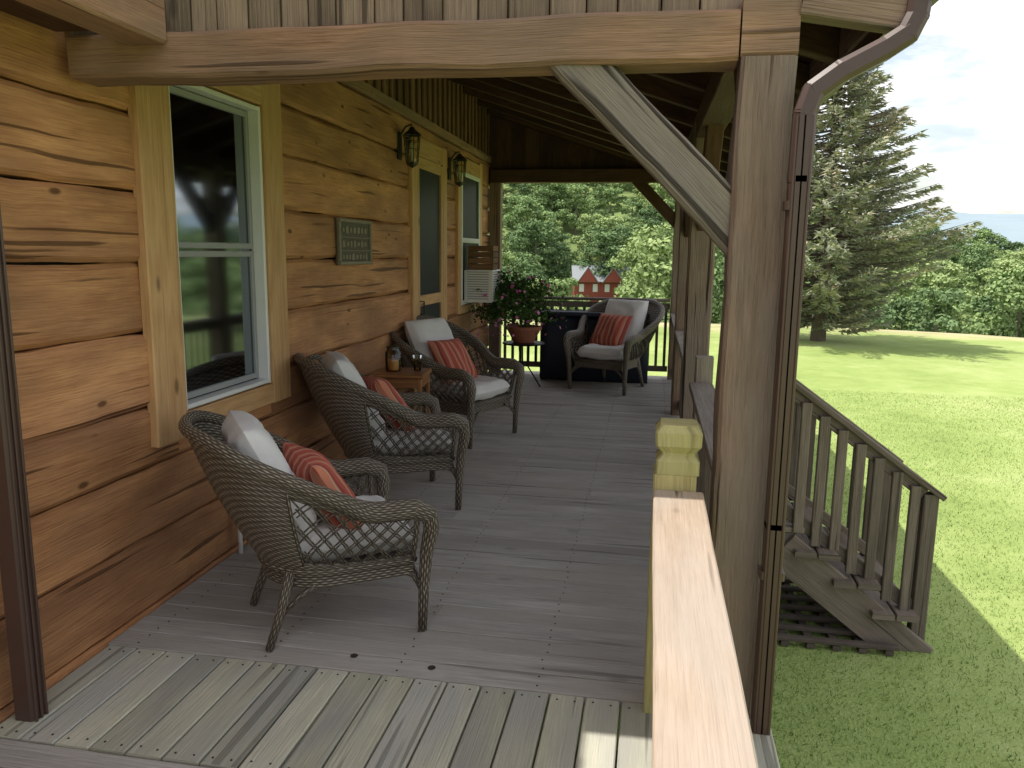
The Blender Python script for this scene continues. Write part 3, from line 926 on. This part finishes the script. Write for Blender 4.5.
chair((-1.47,3.37),36,1,1.0); chair((-1.74,5.14),30,2,1.05); chair((-1.76,7.15),-22,3,1.10); chair((-.50,10.2),-114,4,1.14)

# ------------------------------------------------------------ side table + jar
tb=empty('side_table',(-1.98,6.05,.003),.1)
def tbl(m):
    m.box(-.2,.2,-.2,.2,.75,.78,cham=.006)
    for x in (-.17,.17):
        for y in (-.17,.17): m.timber((x,y,0),(x,y,.745),.035,.035,(0,1,0))
    m.box(-.18,.18,-.185,-.165,.67,.745);m.box(-.18,.18,.165,.185,.67,.745);m.box(-.185,-.165,-.16,.16,.67,.745);m.box(.165,.185,-.16,.16,.67,.745)
    m.box(-.16,.16,-.15,.15,.22,.24)
single('table',TABLEW,tbl,tb)
jr=empty('candle_jar',(-2.06,6.04,.785))
single('glass',JAR,lambda m:m.lathe([(0,0),(.06,0),(.065,.02),(.065,.15),(.05,.17),(.05,.19)],n=20),jr,smooth=True)
single('candle',plain('candle_wax',(.5,.25,.1),.6),lambda m:m.lathe([(0,.005),(.045,.005),(.045,.09),(0,.09)],n=16),jr,smooth=False)
single('lid',BRASS,lambda m:m.lathe([(.053,.185),(.053,.2),(.02,.21),(0,.225)],n=16),jr)
g2=empty('drinking_glass',(-1.88,6.12,.785))
single('glass',JAR,lambda m:m.lathe([(0,0),(.03,0),(.038,.12)],n=16),g2,smooth=True)

# ------------------------------------------------------------ potted plant
ps=empty('plant_stand',(-1.62,9.95,.003))
def pst(m):
    m.lathe([(0,.575),(.27,.575),(.28,.585),(.27,.597),(0,.597)],n=28)
    for k in range(3):
        a=k*2.094+.5; m.tube([(math.cos(a)*.08,math.sin(a)*.08,.575),(math.cos(a)*.05,math.sin(a)*.05,.3),(math.cos(a)*.24,math.sin(a)*.24,0)],.01,6)
single('stand',BLACK,pst,ps)
pl=empty('potted_plant',(-1.62,9.95,.602))
single('pot',TERRA,lambda m:m.lathe([(0,0),(.13,0),(.22,.17),(.235,.17),(.235,.21),(.21,.21),(.2,.17),(0,.16)],n=28),pl,smooth=False)
r=np.random.default_rng(2); n=4200
d=r.normal(size=(n,3)); d/=np.linalg.norm(d,axis=1)[:,None]; d[:,2]=np.where(d[:,2]<-.5,-d[:,2],d[:,2])
ctr=np.array([-.16,0,.44])
lump=1+.3*np.sin(d[:,0]*7+1)*np.cos(d[:,1]*6)+.22*np.sin(d[:,2]*9+d[:,0]*5)
C=ctr+d*np.array([.54,.46,.40])*(r.uniform(.3,1.1,n)**.5*lump)[:,None]
tri_mesh('leaves',leaf_quads(C,d,r.uniform(.014,.036,n),.5),PLANTL,pl,k=4)
n=170; d=r.normal(size=(n,3)); d/=np.linalg.norm(d,axis=1)[:,None]
lump=1+.3*np.sin(d[:,0]*7+1)*np.cos(d[:,1]*6)+.22*np.sin(d[:,2]*9+d[:,0]*5)
C=ctr+d*np.array([.56,.48,.42])*lump[:,None]
tri_mesh('flowers',leaf_quads(C,d,r.uniform(.016,.030,n),.9),FLOWER,pl,k=4)
def stems(m):
    for k in range(26):
        a=random.random()*6.28; e=random.uniform(.15,.35); z=random.uniform(.3,.65)
        m.tube([(0,0,.15),(math.cos(a)*e*.5,math.sin(a)*e*.5,z*.8),(math.cos(a)*e,math.sin(a)*e,z)],.004,4)
single('stems',PLANTL,stems,pl)

hb=empty('covered_grill')
def cov(m):
    m.timber((-1.5,10.86,.45),(-.02,10.86,.45),.46,.88,(0,0,1),segs=14,jit=.02,cham=.05)
    m.timber((-1.53,10.86,.92),(0.01,10.86,.92),.5,.07,(0,0,1),segs=14,jit=.008,cham=.03)
single('cover',NAVY,cov,hb,smooth=True)

# ------------------------------------------------------------ light and sky
sd=V((-.44,.055,1)).normalized()
sun=bpy.data.lights.new('sun','SUN'); sun.energy=5.0; sun.angle=math.radians(.5); sun.color=(1,.95,.87)
so=bpy.data.objects.new('sun',sun); so.rotation_euler=sd.to_track_quat('Z','Y').to_euler(); scene.collection.objects.link(so)
w=bpy.data.worlds.new('World'); scene.world=w; w.use_nodes=True; nt=w.node_tree
bg=nt.nodes['Background']
sky=N(nt,'ShaderNodeTexSky'); sky.sky_type='NISHITA'; sky.sun_disc=False
sky.sun_elevation=math.asin(sd.z); sky.sun_rotation=math.atan2(sd.x,sd.y)
sky.air_density=1.0; sky.dust_density=2.0
tc=N(nt,'ShaderNodeTexCoord').outputs['Generated']
sp=N(nt,'ShaderNodeSeparateXYZ'); nt.links.new(tc,sp.inputs[0])
zz=M(nt,'ADD',M(nt,'MAXIMUM',sp.outputs[2],0.0),.16)
cb=N(nt,'ShaderNodeCombineXYZ'); nt.links.new(M(nt,'DIVIDE',sp.outputs[0],zz),cb.inputs[0]); nt.links.new(M(nt,'DIVIDE',sp.outputs[1],zz),cb.inputs[1])
nz=NOISE(nt,cb.outputs[0],1.5,7,.6,.2)
cf=RAMP(nt,nz,[(.42,.20),(.57,1.0)])
shade=RAMP(nt,NOISE(nt,cb.outputs[0],4.0,5,.6),[(.35,(7.2,7.4,7.7)),(.6,(10.8,10.7,10.7))])
base=MIX(nt,1.0,sky.outputs[0],(1.7,1.52,1.32),'MULTIPLY')
cl=MIX(nt,cf,base,shade)
nt.links.new(cl,bg.inputs[0]); bg.inputs[1].default_value=.15

# ------------------------------------------------------------ camera
cam=bpy.data.cameras.new('camera'); cam.sensor_width=36; cam.lens=780/1024*36; cam.clip_end=6000; cam.clip_start=.05
co=bpy.data.objects.new('camera',cam); scene.collection.objects.link(co); scene.camera=co
th=math.radians(10.07);ph=math.radians(9.58);rl=.012
F=V((-math.sin(th)*math.cos(ph),math.cos(th)*math.cos(ph),-math.sin(ph)))
Rt=V((math.cos(th),math.sin(th),0)); U=Rt.cross(F)
R2=(Rt+U*rl).normalized(); U2=(U-Rt*rl).normalized()
mw=Matrix((R2,U2,-F)).transposed().to_4x4(); mw.translation=V((0,0,1.75)); co.matrix_world=mw
scene.view_settings.view_transform='Standard'; scene.view_settings.look='None'; scene.view_settings.exposure=0
